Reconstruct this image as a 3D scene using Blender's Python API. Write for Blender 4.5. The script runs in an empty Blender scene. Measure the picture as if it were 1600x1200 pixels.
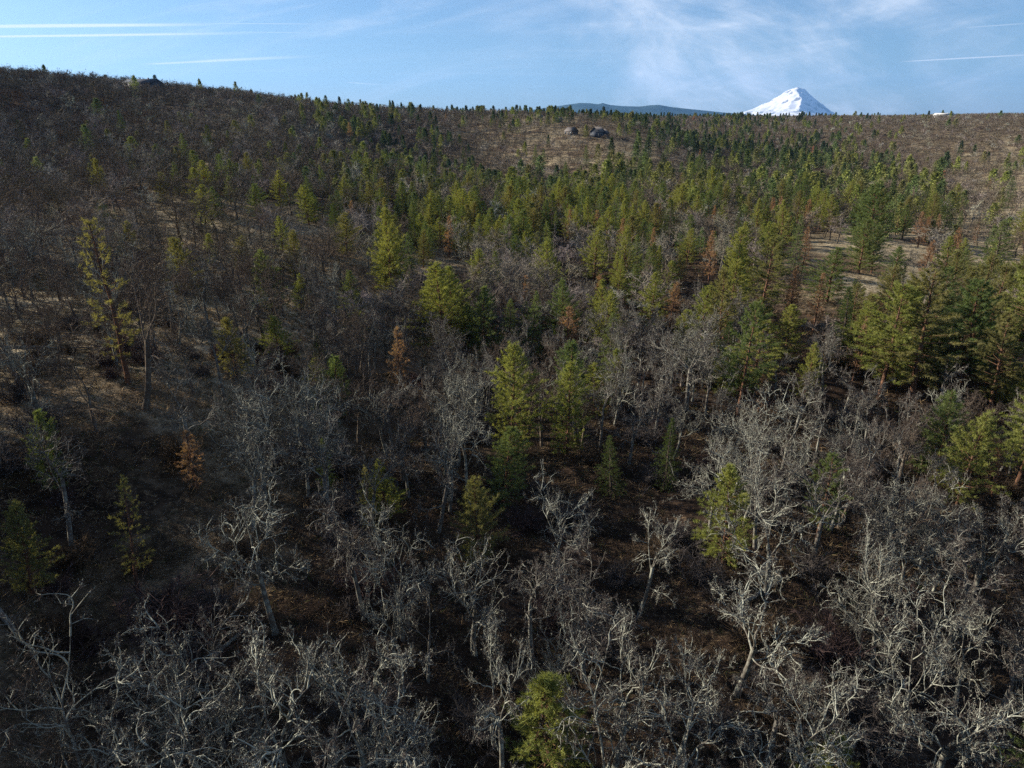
import bpy, math, random, time
import numpy as np
from mathutils import Matrix, Vector
_T0 = time.time()
R = math.radians
# ================================================================ camera, light, exposure
scene = bpy.context.scene
COL = scene.collection
SUN_EL, SUN_AZ = R(22.5), R(-73)          # azimuth measured from the view direction (+Y), clockwise
SUN_STRENGTH, SKY_STRENGTH, EXPOSURE = 5.0, 0.046, 1.35
cam = bpy.data.objects.new('camera', bpy.data.cameras.new('camera')); COL.objects.link(cam)
cam.location = (0, 0, 0); cam.rotation_euler = (R(90-20.3), 0, 0)
cam.data.sensor_width = 36; cam.data.lens = 1081/1600*36
cam.data.clip_start = 0.5; cam.data.clip_end = 200000
scene.camera = cam
scene.view_settings.view_transform = 'Standard'; scene.view_settings.look = 'None'
scene.view_settings.exposure = EXPOSURE; scene.view_settings.gamma = 1
scene.cycles.max_bounces = 4; scene.cycles.diffuse_bounces = 2; scene.cycles.glossy_bounces = 1
scene.cycles.transmission_bounces = 2; scene.cycles.volume_bounces = 0
scene.cycles.use_denoising = False
sun = bpy.data.objects.new('sun', bpy.data.lights.new('sun', 'SUN')); COL.objects.link(sun)
sun.data.energy = SUN_STRENGTH; sun.data.angle = R(0.53); sun.data.color = (1.0, .90, .76)
to_sun = Vector((math.sin(SUN_AZ)*math.cos(SUN_EL), math.cos(SUN_AZ)*math.cos(SUN_EL), math.sin(SUN_EL)))
sun.rotation_euler = to_sun.to_track_quat('Z', 'Y').to_euler()
# ---------------------------------------------------------------- camera geometry (photo pixel frame 1600 x 1200)
F = 1081.0
PITCH = math.radians(20.3)
CP, SP = math.cos(PITCH), math.sin(PITCH)
def ray(u, v):
    """direction of a photo pixel, scaled so its forward (y) component is 1"""
    a = (np.asarray(u, float)-800)/F; b = (600-np.asarray(v, float))/F
    y = CP + b*SP
    return a/y, (-SP + b*CP)/y
def project(x, y, z):
    d = y*CP - z*SP
    d = np.where(d > 0.1, d, 0.1)
    return 800 + F*x/d, 600 - F*(y*SP + z*CP)/d
# ---------------------------------------------------------------- terrain: seen points of the ground (pixel u, v, forward metres)
CTRL = [
 # left spur
 (0,1190,24),(440,990,36),(130,855,42),(0,900,37),(180,640,57),(50,585,64),(250,830,45),(400,700,58),(300,1190,27),
 (100,470,98),(400,490,106),(0,400,125),(300,390,150),(500,420,150),(0,300,215),(250,300,215),(480,330,220),
 (0,210,330),(200,215,350),(400,230,370),(0,128,455),(120,134,520),(240,145,560),(400,160,620),
 # middle
 (730,1020,38),(1000,1190,31),(800,700,72),(690,545,118),(560,600,90),(620,450,150),(800,480,150),(700,390,200),(900,430,180),
 (640,300,330),(560,205,640),(600,178,800),(760,182,1000),(760,240,620),(780,330,300),(900,300,430),(1000,380,240),
 (930,212,700),(880,188,820),(1000,196,800),(940,250,560),(1080,250,640),
 # valley and the slope beyond
 (1120,730,70),(1130,870,50),(1320,1030,40),(1500,1190,34),(1065,635,90),(1420,620,100),(1250,520,130),(1570,760,76),
 (1350,430,190),(1250,390,220),(1150,330,330),(1550,560,122),(1550,430,210),(1590,330,350),(1450,330,350),(1250,290,520),
 (1120,232,900),(1300,240,800),(1550,240,720),(1200,186,1500),(1400,184,1450),(1590,182,1400),(1000,186,1700),
]
EXTRA = [ # azimuth deg, distance, z
 (-60,15,-24),(-30,12,-29),(0,12,-32),(30,12,-36),(60,15,-41),(-60,60,-14),(-60,200,5),(-60,500,45),(60,60,-47),(60,200,-46),(60,500,-20),
 (-60,1200,20),(-25,1300,-10),(-10,1900,-20),(5,2600,0),(20,2600,0),(35,2600,-5),(60,1600,15),(-60,3500,-60),(-20,3500,-80),(0,5000,-80),(25,5000,-80),(60,3500,-60)]
def _build():
    A, L, Z = [], [], []
    for u, v, y in CTRL:
        rx, rz = ray(u, v); x = rx*y; z = rz*y
        A.append(math.atan2(x, y)); L.append(math.log(math.hypot(x, y))); Z.append(float(z))
    for a, d, z in EXTRA:
        A.append(math.radians(a)); L.append(math.log(d)); Z.append(z)
    P = np.stack([np.array(A)*2.0, np.array(L)], 1); Z = np.array(Z)
    n = len(Z); r = np.linalg.norm(P[:,None]-P[None], axis=2)
    K = r**3 + np.eye(n)*0.002
    Q = np.concatenate([np.ones((n,1)), P], 1)
    M = np.block([[K, Q],[Q.T, np.zeros((3,3))]])
    w = np.linalg.solve(M, np.concatenate([Z, np.zeros(3)]))
    return P, w
_P, _W = _build()
def _h2(ix, iy, s):
    v = np.sin(ix*127.1 + iy*311.7 + s*74.7)*43758.5453
    return v - np.floor(v)
def vnoise(x, y, s=0):
    ix, iy = np.floor(x), np.floor(y); fx, fy = x-ix, y-iy
    fx = fx*fx*(3-2*fx); fy = fy*fy*(3-2*fy)
    return (_h2(ix,iy,s)*(1-fx)+_h2(ix+1,iy,s)*fx)*(1-fy) + (_h2(ix,iy+1,s)*(1-fx)+_h2(ix+1,iy+1,s)*fx)*fy
def height(x, y):
    x = np.asarray(x, float); y = np.asarray(y, float)
    sh = np.broadcast(x, y).shape
    x = np.broadcast_to(x, sh).ravel(); y = np.broadcast_to(y, sh).ravel()
    az = np.arctan2(x, y); d = np.hypot(x, y)
    lim = math.radians(58)
    aa = np.abs(az)
    az = np.where(aa < lim, az, np.sign(az)*lim*np.clip((math.pi-aa)/(math.pi-lim), 0, 1))
    l = np.log(np.clip(d, 9, 5500))
    out = np.empty(len(x))
    for i in range(0, len(x), 60000):
        p = np.stack([az[i:i+60000]*2, l[i:i+60000]], 1)
        r = np.sqrt(((p[:,None]-_P[None])**2).sum(2))
        out[i:i+60000] = r**3 @ _W[:len(_P)] + _W[-3] + p @ _W[-2:]
    out += (vnoise(x/9, y/9, 1)-.5)*0.9 + (vnoise(x/31, y/31, 2)-.5)*2.2*np.clip(d/150,.2,1) + (vnoise(x/2.3, y/2.3, 3)-.5)*0.22
    out = np.clip(out, -110, 70)
    far = np.clip((d-3500)/3000, 0, 1); out = out*(1-far) - 90*far
    return out.reshape(sh)
def hit(u, v, h=0.0, y0=8.0, y1=3000.0):
    """forward distance at which the ray through a pixel comes down to h above the ground"""
    rx, rz = ray(u, v)
    ys = np.exp(np.linspace(math.log(y0), math.log(y1), 1400))
    g = rz*ys - height(rx*ys, ys) - h
    k = np.argmax(g <= 0) if (g <= 0).any() else -1
    if k < 0: return None
    y = ys[k]; 
    if k > 0:
        t = g[k-1]/(g[k-1]-g[k]); y = ys[k-1] + t*(ys[k]-ys[k-1])
    x = float(rx*y); return x, float(y), float(height(x, y))
# ================================================================ sky: daylight with thin cirrus and contrails, all set in world directions
def make_world():
    w = bpy.data.worlds.new('World'); scene.world = w; w.use_nodes = True
    nt = w.node_tree; nt.nodes.clear(); N = nt.nodes.new; L = nt.links.new
    def val(x): return x
    def M(op, a, b=None, c=None, clamp=False):
        n = N('ShaderNodeMath'); n.operation = op; n.use_clamp = clamp
        for i, q in enumerate((a, b, c)):
            if q is None: continue
            if isinstance(q, (int, float)): n.inputs[i].default_value = q
            else: L(q, n.inputs[i])
        return n.outputs[0]
    def sm(x, a, b):
        n = N('ShaderNodeMapRange'); n.interpolation_type = 'SMOOTHSTEP'; L(x, n.inputs[0]); n.inputs[1].default_value = a; n.inputs[2].default_value = b
        n.inputs[3].default_value = 0; n.inputs[4].default_value = 1; return n.outputs[0]
    tc = N('ShaderNodeTexCoord'); sep = N('ShaderNodeSeparateXYZ'); L(tc.outputs['Generated'], sep.inputs[0])
    z = M('MAXIMUM', sep.outputs[2], 0.012)
    px = M('DIVIDE', sep.outputs[0], z); py = M('DIVIDE', sep.outputs[1], z)
    pos = N('ShaderNodeCombineXYZ'); L(px, pos.inputs[0]); L(py, pos.inputs[1])
    def noise(scale, sx, sy, rot, off, detail=7, rough=.6, dist=0.0):
        mp = N('ShaderNodeMapping'); L(pos.outputs[0], mp.inputs[0]); mp.inputs['Scale'].default_value = (sx, sy, 1)
        mp.inputs['Rotation'].default_value = (0, 0, R(rot)); mp.inputs['Location'].default_value = (off, off*.7, 0)
        n = N('ShaderNodeTexNoise'); L(mp.outputs[0], n.inputs['Vector']); n.inputs['Scale'].default_value = scale
        n.inputs['Detail'].default_value = detail; n.inputs['Roughness'].default_value = rough; n.inputs['Distortion'].default_value = dist
        return n.outputs[0]
    up = sep.outputs[2]
    big = noise(.16, 1, .55, 20, 3.1, 3)
    streak = noise(.45, .5, 1.6, 62, 1.7, 8, .62, .8)
    streak2 = noise(.8, .35, 1.3, 40, 9.2, 8, .6, .5)
    cir = M('MULTIPLY', M('MULTIPLY', sm(streak, .48, .82), sm(big, .42, .66)), .42)
    cir = M('ADD', cir, M('MULTIPLY', M('MULTIPLY', sm(streak2, .46, .8), sm(big, .35, .6)), .22))
    # a brighter veil round the snow peak's side of the sky
    side = M('MULTIPLY', sm(sep.outputs[0], -.12, .16), M('SUBTRACT', 1.0, sm(sep.outputs[0], .40, .62)))
    yy = M('MAXIMUM', sep.outputs[1], .05); ax = M('DIVIDE', sep.outputs[0], yy); ez = M('DIVIDE', up, yy); ang = N('ShaderNodeCombineXYZ'); L(ax, ang.inputs[0]); L(ez, ang.inputs[1])
    def wisp(rot, sx, sy, scale, off, dist=1.2):
        m1 = N('ShaderNodeMapping'); L(ang.outputs[0], m1.inputs[0]); m1.inputs['Rotation'].default_value = (0, 0, R(rot)); m1.inputs['Location'].default_value = (off, off*.3, 0)
        m2 = N('ShaderNodeMapping'); L(m1.outputs[0], m2.inputs[0]); m2.inputs['Scale'].default_value = (sx, sy, 1)
        n = N('ShaderNodeTexNoise'); L(m2.outputs[0], n.inputs['Vector']); n.inputs['Scale'].default_value = scale; n.inputs['Detail'].default_value = 9; n.inputs['Roughness'].default_value = .62; n.inputs['Distortion'].default_value = dist
        return n.outputs[0]
    w1 = wisp(22, 1, 3.6, 2.4, 2.2, .8); w2 = wisp(-12, 1, 6.5, 3.6, 7.7, .7); w3 = wisp(12, 1, 2.0, 2.6, 4.1, .5); w4 = wisp(16, 1, 7, 6.0, 1.3, 2.2)
    veil = M('MULTIPLY', M('MULTIPLY', side, sm(w3, .34, .66)), M('ADD', M('MULTIPLY', sm(w1, .32, .72), 1.0), M('MULTIPLY', sm(w4, .40, .8), .26)))
    veil = M('ADD', veil, M('MULTIPLY', M('MULTIPLY', sm(w2, .46, .76), sm(w3, .30, .62)), .42))
    total = M('ADD', M('MULTIPLY', cir, M('MULTIPLY', sm(up, .0, .05), .45)), veil)
    def cp(u, v):
        rx, rz = ray(u, v); return float(rx)/float(rz), 1/float(rz)
    for (u0, v0, u1, v1, wd, st) in [(-160, 43, 400, 37, .080, 1.25), (-160, 59, 460, 51, .072, 1.15), (215, 101, 520, 86, .11, .75), (300, 36, 560, 38, .03, .30), (340,50,560,52,.03,.25),
                                     (1400, 97, 1700, 80, .10, .7), (1500, 44, 1640, 34, .04, .35), (540, 128, 610, 134, .14, .35)]:
        x0, y0 = cp(u0, v0); x1, y1 = cp(u1, v1)
        ln = math.hypot(x1-x0, y1-y0); tx, ty = (x1-x0)/ln, (y1-y0)/ln
        dx = M('SUBTRACT', px, x0); dy = M('SUBTRACT', py, y0)
        t = M('DIVIDE', M('ADD', M('MULTIPLY', dx, tx), M('MULTIPLY', dy, ty)), ln)
        d = M('ABSOLUTE', M('ADD', M('SUBTRACT', M('MULTIPLY', dx, -ty), M('MULTIPLY', dy, -tx)), M('MULTIPLY', M('SUBTRACT', streak2, .5), wd*2.5)))
        line = M('SUBTRACT', 1.0, sm(M('DIVIDE', d, M('ADD', .55, M('ADD', t, streak2))), wd*.05, wd*1.5))
        end = M('MULTIPLY', sm(t, 0, .15), M('SUBTRACT', 1.0, sm(t, .45, 1.0)))
        total = M('MAXIMUM', total, M('MULTIPLY', M('MULTIPLY', line, end), M('MULTIPLY', st, M('ADD', .75, M('MULTIPLY', streak, .7)))))
    total = M('MINIMUM', M('MULTIPLY', total, sm(up, -.01, .012)), .92)
    sky = N('ShaderNodeTexSky'); sky.sky_type = 'NISHITA'; sky.sun_disc = False
    sky.sun_elevation = SUN_EL; sky.sun_rotation = SUN_AZ; sky.altitude = 300; sky.air_density = 1.0; sky.dust_density = .9; sky.ozone_density = 2.6
    mix = N('ShaderNodeMixRGB'); L(total, mix.inputs[0]); g_ = N('ShaderNodeMixRGB'); g_.blend_type = 'MULTIPLY'; g_.inputs[0].default_value = 1; L(sky.outputs[0], g_.inputs[1]); g_.inputs[2].default_value = (.82, .98, 1.17, 1); L(g_.outputs[0], mix.inputs[1]); mix.inputs[2].default_value = (8.6, 9.1, 9.9, 1)
    bg = N('ShaderNodeBackground'); L(mix.outputs[0], bg.inputs[0]); bg.inputs[1].default_value = SKY_STRENGTH
    out = N('ShaderNodeOutputWorld'); L(bg.outputs[0], out.inputs[0])
make_world()
# ================================================================ materials
class NT:
    def __init__(s, name):
        s.m = bpy.data.materials.new(name); s.m.use_nodes = True; s.nt = s.m.node_tree; s.nt.nodes.clear()
        s.out = s.nt.nodes.new('ShaderNodeOutputMaterial')
    def n(s, t, **k):
        x = s.nt.nodes.new(t)
        for a, b in k.items(): setattr(x, a, b)
        return x
    def l(s, a, b): s.nt.links.new(a, b)
    def noise(s, scale, detail=4, rough=.6, vec=None, dist=0):
        x = s.n('ShaderNodeTexNoise'); x.inputs['Scale'].default_value = scale; x.inputs['Detail'].default_value = detail; x.inputs['Roughness'].default_value = rough
        x.inputs['Distortion'].default_value = dist
        if vec is not None: s.l(vec, x.inputs['Vector'])
        return x.outputs[0]
    def ramp(s, f, a, b):
        x = s.n('ShaderNodeMapRange', interpolation_type='SMOOTHSTEP'); s.l(f, x.inputs[0]); x.inputs[1].default_value = a; x.inputs[2].default_value = b; return x.outputs[0]
    def mix(s, f, a, b, mode='MIX'):
        x = s.n('ShaderNodeMixRGB', blend_type=mode)
        for i, q in enumerate((f, a, b)):
            if isinstance(q, (int, float)): x.inputs[i].default_value = q
            elif isinstance(q, tuple): x.inputs[i].default_value = (*q, 1)[:4]
            else: s.l(q, x.inputs[i])
        return x.outputs[0]
    def mul(s, a, b):
        x = s.n('ShaderNodeMath', operation='MULTIPLY')
        for i, q in enumerate((a, b)):
            if isinstance(q, (int, float)): x.inputs[i].default_value = q
            else: s.l(q, x.inputs[i])
        return x.outputs[0]
    def diffuse(s, col, bump=None, bs=.3, bd=.1):
        d = s.n('ShaderNodeBsdfDiffuse')
        if isinstance(col, tuple): d.inputs[0].default_value = (*col, 1)
        else: s.l(col, d.inputs[0])
        if bump is not None:
            b = s.n('ShaderNodeBump'); b.inputs['Strength'].default_value = bs; b.inputs['Distance'].default_value = bd; s.l(bump, b.inputs['Height']); s.l(b.outputs[0], d.inputs['Normal'])
        return d.outputs[0]
    def done(s, sh): s.l(sh, s.out.inputs[0]); return s.m
def bark_mat(name, lichen, wood, amt, scale=3.0):
    t = NT(name); g = t.n('ShaderNodeNewGeometry'); oi = t.n('ShaderNodeObjectInfo')
    f = t.ramp(t.noise(scale, 3, .65, g.outputs['Position']), .62-amt*.35, .72-amt*.30)
    c = t.mix(f, wood, lichen)
    c = t.mix(t.mul(t.noise(.45, 2, .5, g.outputs['Position']), .55), c, tuple(x*.62 for x in wood))
    c2 = t.mix(.5, c, tuple(x*.95 for x in wood)); c = t.mix(t.mul(oi.outputs['Random'], .55), c, c2)
    return t.done(t.diffuse(c, t.noise(14, 3, .7, g.outputs['Position']), .6, .05))
OAK = {'pale': ((.40, .415, .34), (.12, .110, .092)), 'grey': ((.31, .315, .265), (.115, .102, .088)), 'brown': ((.20, .18, .14), (.115, .090, .070))}
M_OAK = {k: bark_mat('oak_%s_twigs' % k, a, b, {'pale': .72, 'grey': .5, 'brown': .35}[k]) for k, (a, b) in OAK.items()}
M_OAKT = {k: bark_mat('oak_%s_bark' % k, tuple(x*.9 for x in a), tuple(x*1.05 for x in b), .45, 2.2) for k, (a, b) in OAK.items()}
M_TWIG = {k: bark_mat('oak_%s_shoots' % k, a, b, .3, 6) for k, a, b in (('pale', (.125, .112, .095), (.070, .056, .050)), ('grey', (.125, .108, .094), (.075, .058, .052)), ('brown', (.125, .098, .080), (.080, .060, .050)))}
M_PBARK = bark_mat('pine_bark', (.20, .105, .062), (.085, .055, .042), .55, 4)
M_FBARK = bark_mat('fir_bark', (.13, .11, .09), (.07, .055, .045), .4, 4)
M_BRUSH = {'reddish': bark_mat('reddish_brush_twigs', (.11, .078, .070), (.06, .042, .040), .5), 'grey': bark_mat('grey_brush_twigs', (.13, .115, .105), (.06, .052, .048), .5),
           'tawny': bark_mat('tawny_brush_twigs', (.13, .095, .060), (.065, .048, .034), .5)}
def leaf_mat(name, a, b, c, trans=.42):
    t = NT(name); g = t.n('ShaderNodeNewGeometry'); oi = t.n('ShaderNodeObjectInfo')
    col = t.mix(t.ramp(t.noise(1.1, 3, .6, g.outputs['Position']), .36, .64), a, b)
    col = t.mix(t.mul(oi.outputs['Random'], .5), col, c)
    d = t.n('ShaderNodeBsdfDiffuse'); t.l(col, d.inputs[0]); tr = t.n('ShaderNodeBsdfTranslucent'); t.l(t.mix(1.0, col, (1.15, 1.1, .5), 'MULTIPLY'), tr.inputs[0])
    m = t.n('ShaderNodeMixShader'); m.inputs[0].default_value = trans; t.l(d.outputs[0], m.inputs[1]); t.l(tr.outputs[0], m.inputs[2])
    return t.done(m.outputs[0])
LEAF = {'yellow-green': ((.235, .255, .075), (.165, .200, .068), (.26, .25, .085)), 'mid green': ((.135, .180, .072), (.095, .138, .062), (.165, .185, .075)),
        'dark green': ((.065, .100, .036), (.045, .072, .032), (.078, .092, .036)), 'orange-brown': ((.36, .205, .125), (.18, .12, .085), (.30, .21, .16)),
        'olive': ((.195, .195, .080), (.140, .145, .070), (.215, .185, .085))}
M_LEAF = {k: leaf_mat(k.replace('-', '_').replace(' ', '_')+'_needles', *v) for k, v in LEAF.items()}
def tint_mat(name, leafy):
    t = NT(name); a = t.n('ShaderNodeVertexColor', layer_name='tint'); g = t.n('ShaderNodeNewGeometry')
    col = t.mix(t.noise(1.3, 3, .6, g.outputs['Position']), t.mix(1.0, a.outputs[0], (.72, .72, .72), 'MULTIPLY'), t.mix(1.0, a.outputs[0], (1.3, 1.3, 1.25), 'MULTIPLY'))
    d = t.n('ShaderNodeBsdfDiffuse'); t.l(col, d.inputs[0])
    if not leafy: return t.done(d.outputs[0])
    tr = t.n('ShaderNodeBsdfTranslucent'); t.l(col, tr.inputs[0]); m = t.n('ShaderNodeMixShader'); m.inputs[0].default_value = .2
    t.l(d.outputs[0], m.inputs[1]); t.l(tr.outputs[0], m.inputs[2]); return t.done(m.outputs[0])
M_TW, M_TL = tint_mat('distant_bark', False), tint_mat('distant_needles', True)
def plain(name, col, rough=.7, metal=0, nscale=3, var=.25):
    t = NT(name); g = t.n('ShaderNodeTexCoord'); p = t.n('ShaderNodeBsdfPrincipled'); p.inputs['Roughness'].default_value = rough; p.inputs['Metallic'].default_value = metal; p.inputs['Specular IOR Level'].default_value = .08
    t.l(t.mix(t.noise(nscale, 4, .6, g.outputs['Object']), tuple(x*(1-var) for x in col), tuple(min(1, x*(1+var)) for x in col)), p.inputs['Base Color'])
    return t.done(p.outputs[0])
# ================================================================ mesh helpers
class MB:
    """gathers vertices and faces; build() links them as ONE mesh object"""
    def __init__(s): s.v = []; s.f = []; s.n = 0
    def add(s, V, Fc):
        V = np.asarray(V, float).reshape(-1, 3); s.v.append(V)
        for Q in (Fc if isinstance(Fc, list) else [Fc]): s.f.append(np.asarray(Q, np.int64) + s.n)
        s.n += len(V)
    def segs(s, P0, P1, R0, R1, k=3):
        P0 = np.asarray(P0, float); P1 = np.asarray(P1, float); n = len(P0)
        if n == 0: return
        R0 = np.broadcast_to(R0, n); R1 = np.broadcast_to(R1, n)
        d = P1-P0; d /= np.linalg.norm(d, axis=1)[:, None]+1e-9
        ref = np.where(np.abs(d[:, 2:3]) > .9, np.array([[1., 0, 0]]), np.array([[0, 0, 1.]]))
        a = np.cross(d, ref); a /= np.linalg.norm(a, axis=1)[:, None]; b = np.cross(d, a)
        th = np.arange(k)*2*math.pi/k
        ring = a[:, None]*np.cos(th)[None, :, None] + b[:, None]*np.sin(th)[None, :, None]
        V = np.concatenate([P0[:, None]+ring*R0[:, None, None], P1[:, None]+ring*R1[:, None, None]], 1).reshape(-1, 3)
        i = np.arange(n)[:, None]*2*k; j = np.arange(k)[None]; j2 = (j+1) % k
        s.add(V, np.stack([i+j, i+j2, i+k+j2, i+k+j], 2).reshape(-1, 4))
    def spikes(s, P0, P1, W, rng):
        """thin single-triangle twigs"""
        n = len(P0)
        if n == 0: return
        d = P1-P0; q = rng.normal(size=(n, 3)); a = np.cross(d, q); a /= np.linalg.norm(a, axis=1)[:, None]+1e-9
        a *= np.broadcast_to(W, n)[:, None]*.5
        V = np.stack([P0-a, P0+a, P1], 1).reshape(-1, 3); s.add(V, (np.arange(n)[:, None]*3+np.arange(3)[None]))
    def tube(s, pts, rad, k=8):
        pts = np.asarray(pts, float); n = len(pts); rad = np.asarray(rad, float)
        d = np.gradient(pts, axis=0); d /= np.linalg.norm(d, axis=1)[:, None]+1e-9
        ref = np.array([1., 0, 0]) if abs(d[0, 2]) > .7 else np.array([0, 0, 1.])
        a = np.cross(d, ref); a /= np.linalg.norm(a, axis=1)[:, None]; b = np.cross(d, a); th = np.arange(k)*2*math.pi/k
        V = pts[:, None] + (a[:, None]*np.cos(th)[None, :, None] + b[:, None]*np.sin(th)[None, :, None])*rad[:, None, None]
        i = np.arange(n-1)[:, None]*k; j = np.arange(k)[None]; j2 = (j+1) % k
        s.add(V.reshape(-1, 3), [np.stack([i+j, i+j2, i+k+j2, i+k+j], 2).reshape(-1, 4)])
    def box(s, x0, x1, y0, y1, z0, z1):
        V = [(x, y, z) for z in (z0, z1) for x, y in ((x0, y0), (x1, y0), (x1, y1), (x0, y1))]
        s.add(V, np.array([[0, 3, 2, 1], [4, 5, 6, 7], [0, 1, 5, 4], [1, 2, 6, 5], [2, 3, 7, 6], [3, 0, 4, 7]]))
    def arrays(s):
        V = np.concatenate(s.v); T = [f for f in s.f if f.shape[1] == 3]; Q = [f for f in s.f if f.shape[1] == 4]
        return V, (np.concatenate(T) if T else np.zeros((0, 3), np.int64)), (np.concatenate(Q) if Q else np.zeros((0, 4), np.int64))
def mesh_from(name, V, T, Q, mat, tint=None, smooth=False):
    me = bpy.data.meshes.new(name); me.vertices.add(len(V)); me.vertices.foreach_set('co', np.ascontiguousarray(V, np.float32).ravel())
    nt, nq = len(T), len(Q); me.loops.add(nt*3+nq*4); me.polygons.add(nt+nq)
    me.loops.foreach_set('vertex_index', np.concatenate([T.ravel(), Q.ravel()]).astype(np.int32))
    me.polygons.foreach_set('loop_start', np.concatenate([np.arange(nt)*3, nt*3+np.arange(nq)*4]).astype(np.int32))
    if smooth: me.polygons.foreach_set('use_smooth', np.ones(nt+nq, bool))
    me.update(calc_edges=True)
    if tint is not None:
        at = me.color_attributes.new('tint', 'FLOAT_COLOR', 'POINT'); at.data.foreach_set('color', np.concatenate([tint, np.ones((len(tint), 1))], 1).astype(np.float32).ravel())
    me.materials.append(mat); return me
def second(me, mat, nt3, total):
    """the first nt3 triangles keep the first material, the rest take the second"""
    me.materials.append(mat); a = np.zeros(len(me.polygons), np.int32); a[total:] = 1; a[:nt3] = 1; me.polygons.foreach_set('material_index', a); return me
def obj(name, me, parent=None):
    o = bpy.data.objects.new(name, me); COL.objects.link(o)
    if parent is not None: o.parent = parent
    return o
def MBmesh(mb, name, mat, smooth=False): V, T, Q = mb.arrays(); return mesh_from(name, V, T, Q, mat, None, smooth)
def unit(v): return v/(np.linalg.norm(v)+1e-9)
# ================================================================ oak: forked bole, crooked limbs, stubby lichen-crusted twigs
def oak(seed, H=10.5, spread=1.0, levels=5, thick=1.0, cut=(6, 5, 5, 4), lean=0.0, low=.26):
    rng = np.random.default_rng(seed); rs = lambda a, b: rng.uniform(a, b)
    trunk, seg = MB(), {3: [], 4: [], 5: []}
    def path(p, d, ln, n, kink, up):
        pts = [p]
        for i in range(n):
            d = unit(d + rng.normal(size=3)*kink + np.array([0, 0, up])); p = p + d*ln/n; pts.append(p)
        pts = np.array(pts)
        if n >= 5:      # round off the corners of the heavy wood
            q = np.empty((2*len(pts)-2, 3)); q[0::2] = .75*pts[:-1]+.25*pts[1:]; q[1::2] = .25*pts[:-1]+.75*pts[1:]; q[0] = pts[0]; q[-1] = pts[-1]; pts = q
        return pts, d
    def perp(d, ang):
        q = unit(np.cross(d, rng.normal(size=3))); return unit(d*math.cos(ang)+q*math.sin(ang))
    def at(pts, t):
        x = t*(len(pts)-1); i = min(int(x), len(pts)-2); return pts[i]+(pts[i+1]-pts[i])*(x-i), unit(pts[i+1]-pts[i])
    hb = H*rs(low, low+.13)
    bole, d = path(np.array([0, 0, -.5]), unit(np.array([lean+rs(-.08, .08), rs(-.08, .08), 1])), hb+.5, 6, .05, .02)
    r0 = H*.0185*thick
    trunk.tube(bole, np.linspace(r0*1.25, r0*.82, 12)*np.concatenate([[1.3, 1.1], np.ones(10)]), 9)
    limbs = []
    nl = rng.integers(3, 6); a0 = rs(0, 6.28)
    for i in range(nl):
        a = a0 + i*2*math.pi/nl + rs(-.5, .5); el = rs(.55, 1.15) if i else rs(1.15, 1.45)
        dd = np.array([math.cos(a)*math.cos(el)*spread, math.sin(a)*math.cos(el)*spread, math.sin(el)])
        st, _ = at(bole, rs(.72, 1) if i else 1); ln = (H-hb)*(rs(.72, .95) if i else rs(.85, 1.0))
        pts, _ = path(st, unit(dd), ln, 7, .25, .04); rr = r0*rs(.25, .40); trunk.tube(pts, np.linspace(rr, rr*.14, len(pts)), 6); limbs.append((pts, rr, ln))
    if rs(0, 1) < .7:   # a low side limb
        a = rs(0, 6.28); st, _ = at(bole, rs(.5, .8)); pts, _ = path(st, unit(np.array([math.cos(a), math.sin(a), rs(0, .5)])), H*.3, 5, .25, .05); trunk.tube(pts, np.linspace(r0*.35, r0*.1, len(pts)), 5); limbs.append((pts, r0*.35, H*.3))
    def kids(pts, ln, lvl, n, t0):
        for k in range(n):
            t = rs(t0, 1.0) if k else 1.0
            p, d = at(pts, min(t, .999)); nd = perp(d, rs(.45, 1.15) if k else .25)
            l2 = ln*(.46 if lvl == 3 else .50)*rs(.65, 1.25)*(1.15-.45*t)
            if lvl == 3: nd = unit(nd*np.array([1, 1, .75])+np.array([0, 0, .12]))
            m = {3: 5, 4: 3, 5: 2}[lvl]
            q, _ = path(p, nd, l2, m, .34 if lvl < 5 else .42, .03 if lvl < 5 else .05)
            seg[lvl].append((q, l2))
            if lvl < levels: kids(q, l2, lvl+1, cut[lvl-2], .18)
    for pts, rr, ln in limbs: kids(pts, ln, 3, cut[0]+(2 if ln > H*.4 else -1), .20)
    return trunk, seg, rng
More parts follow.
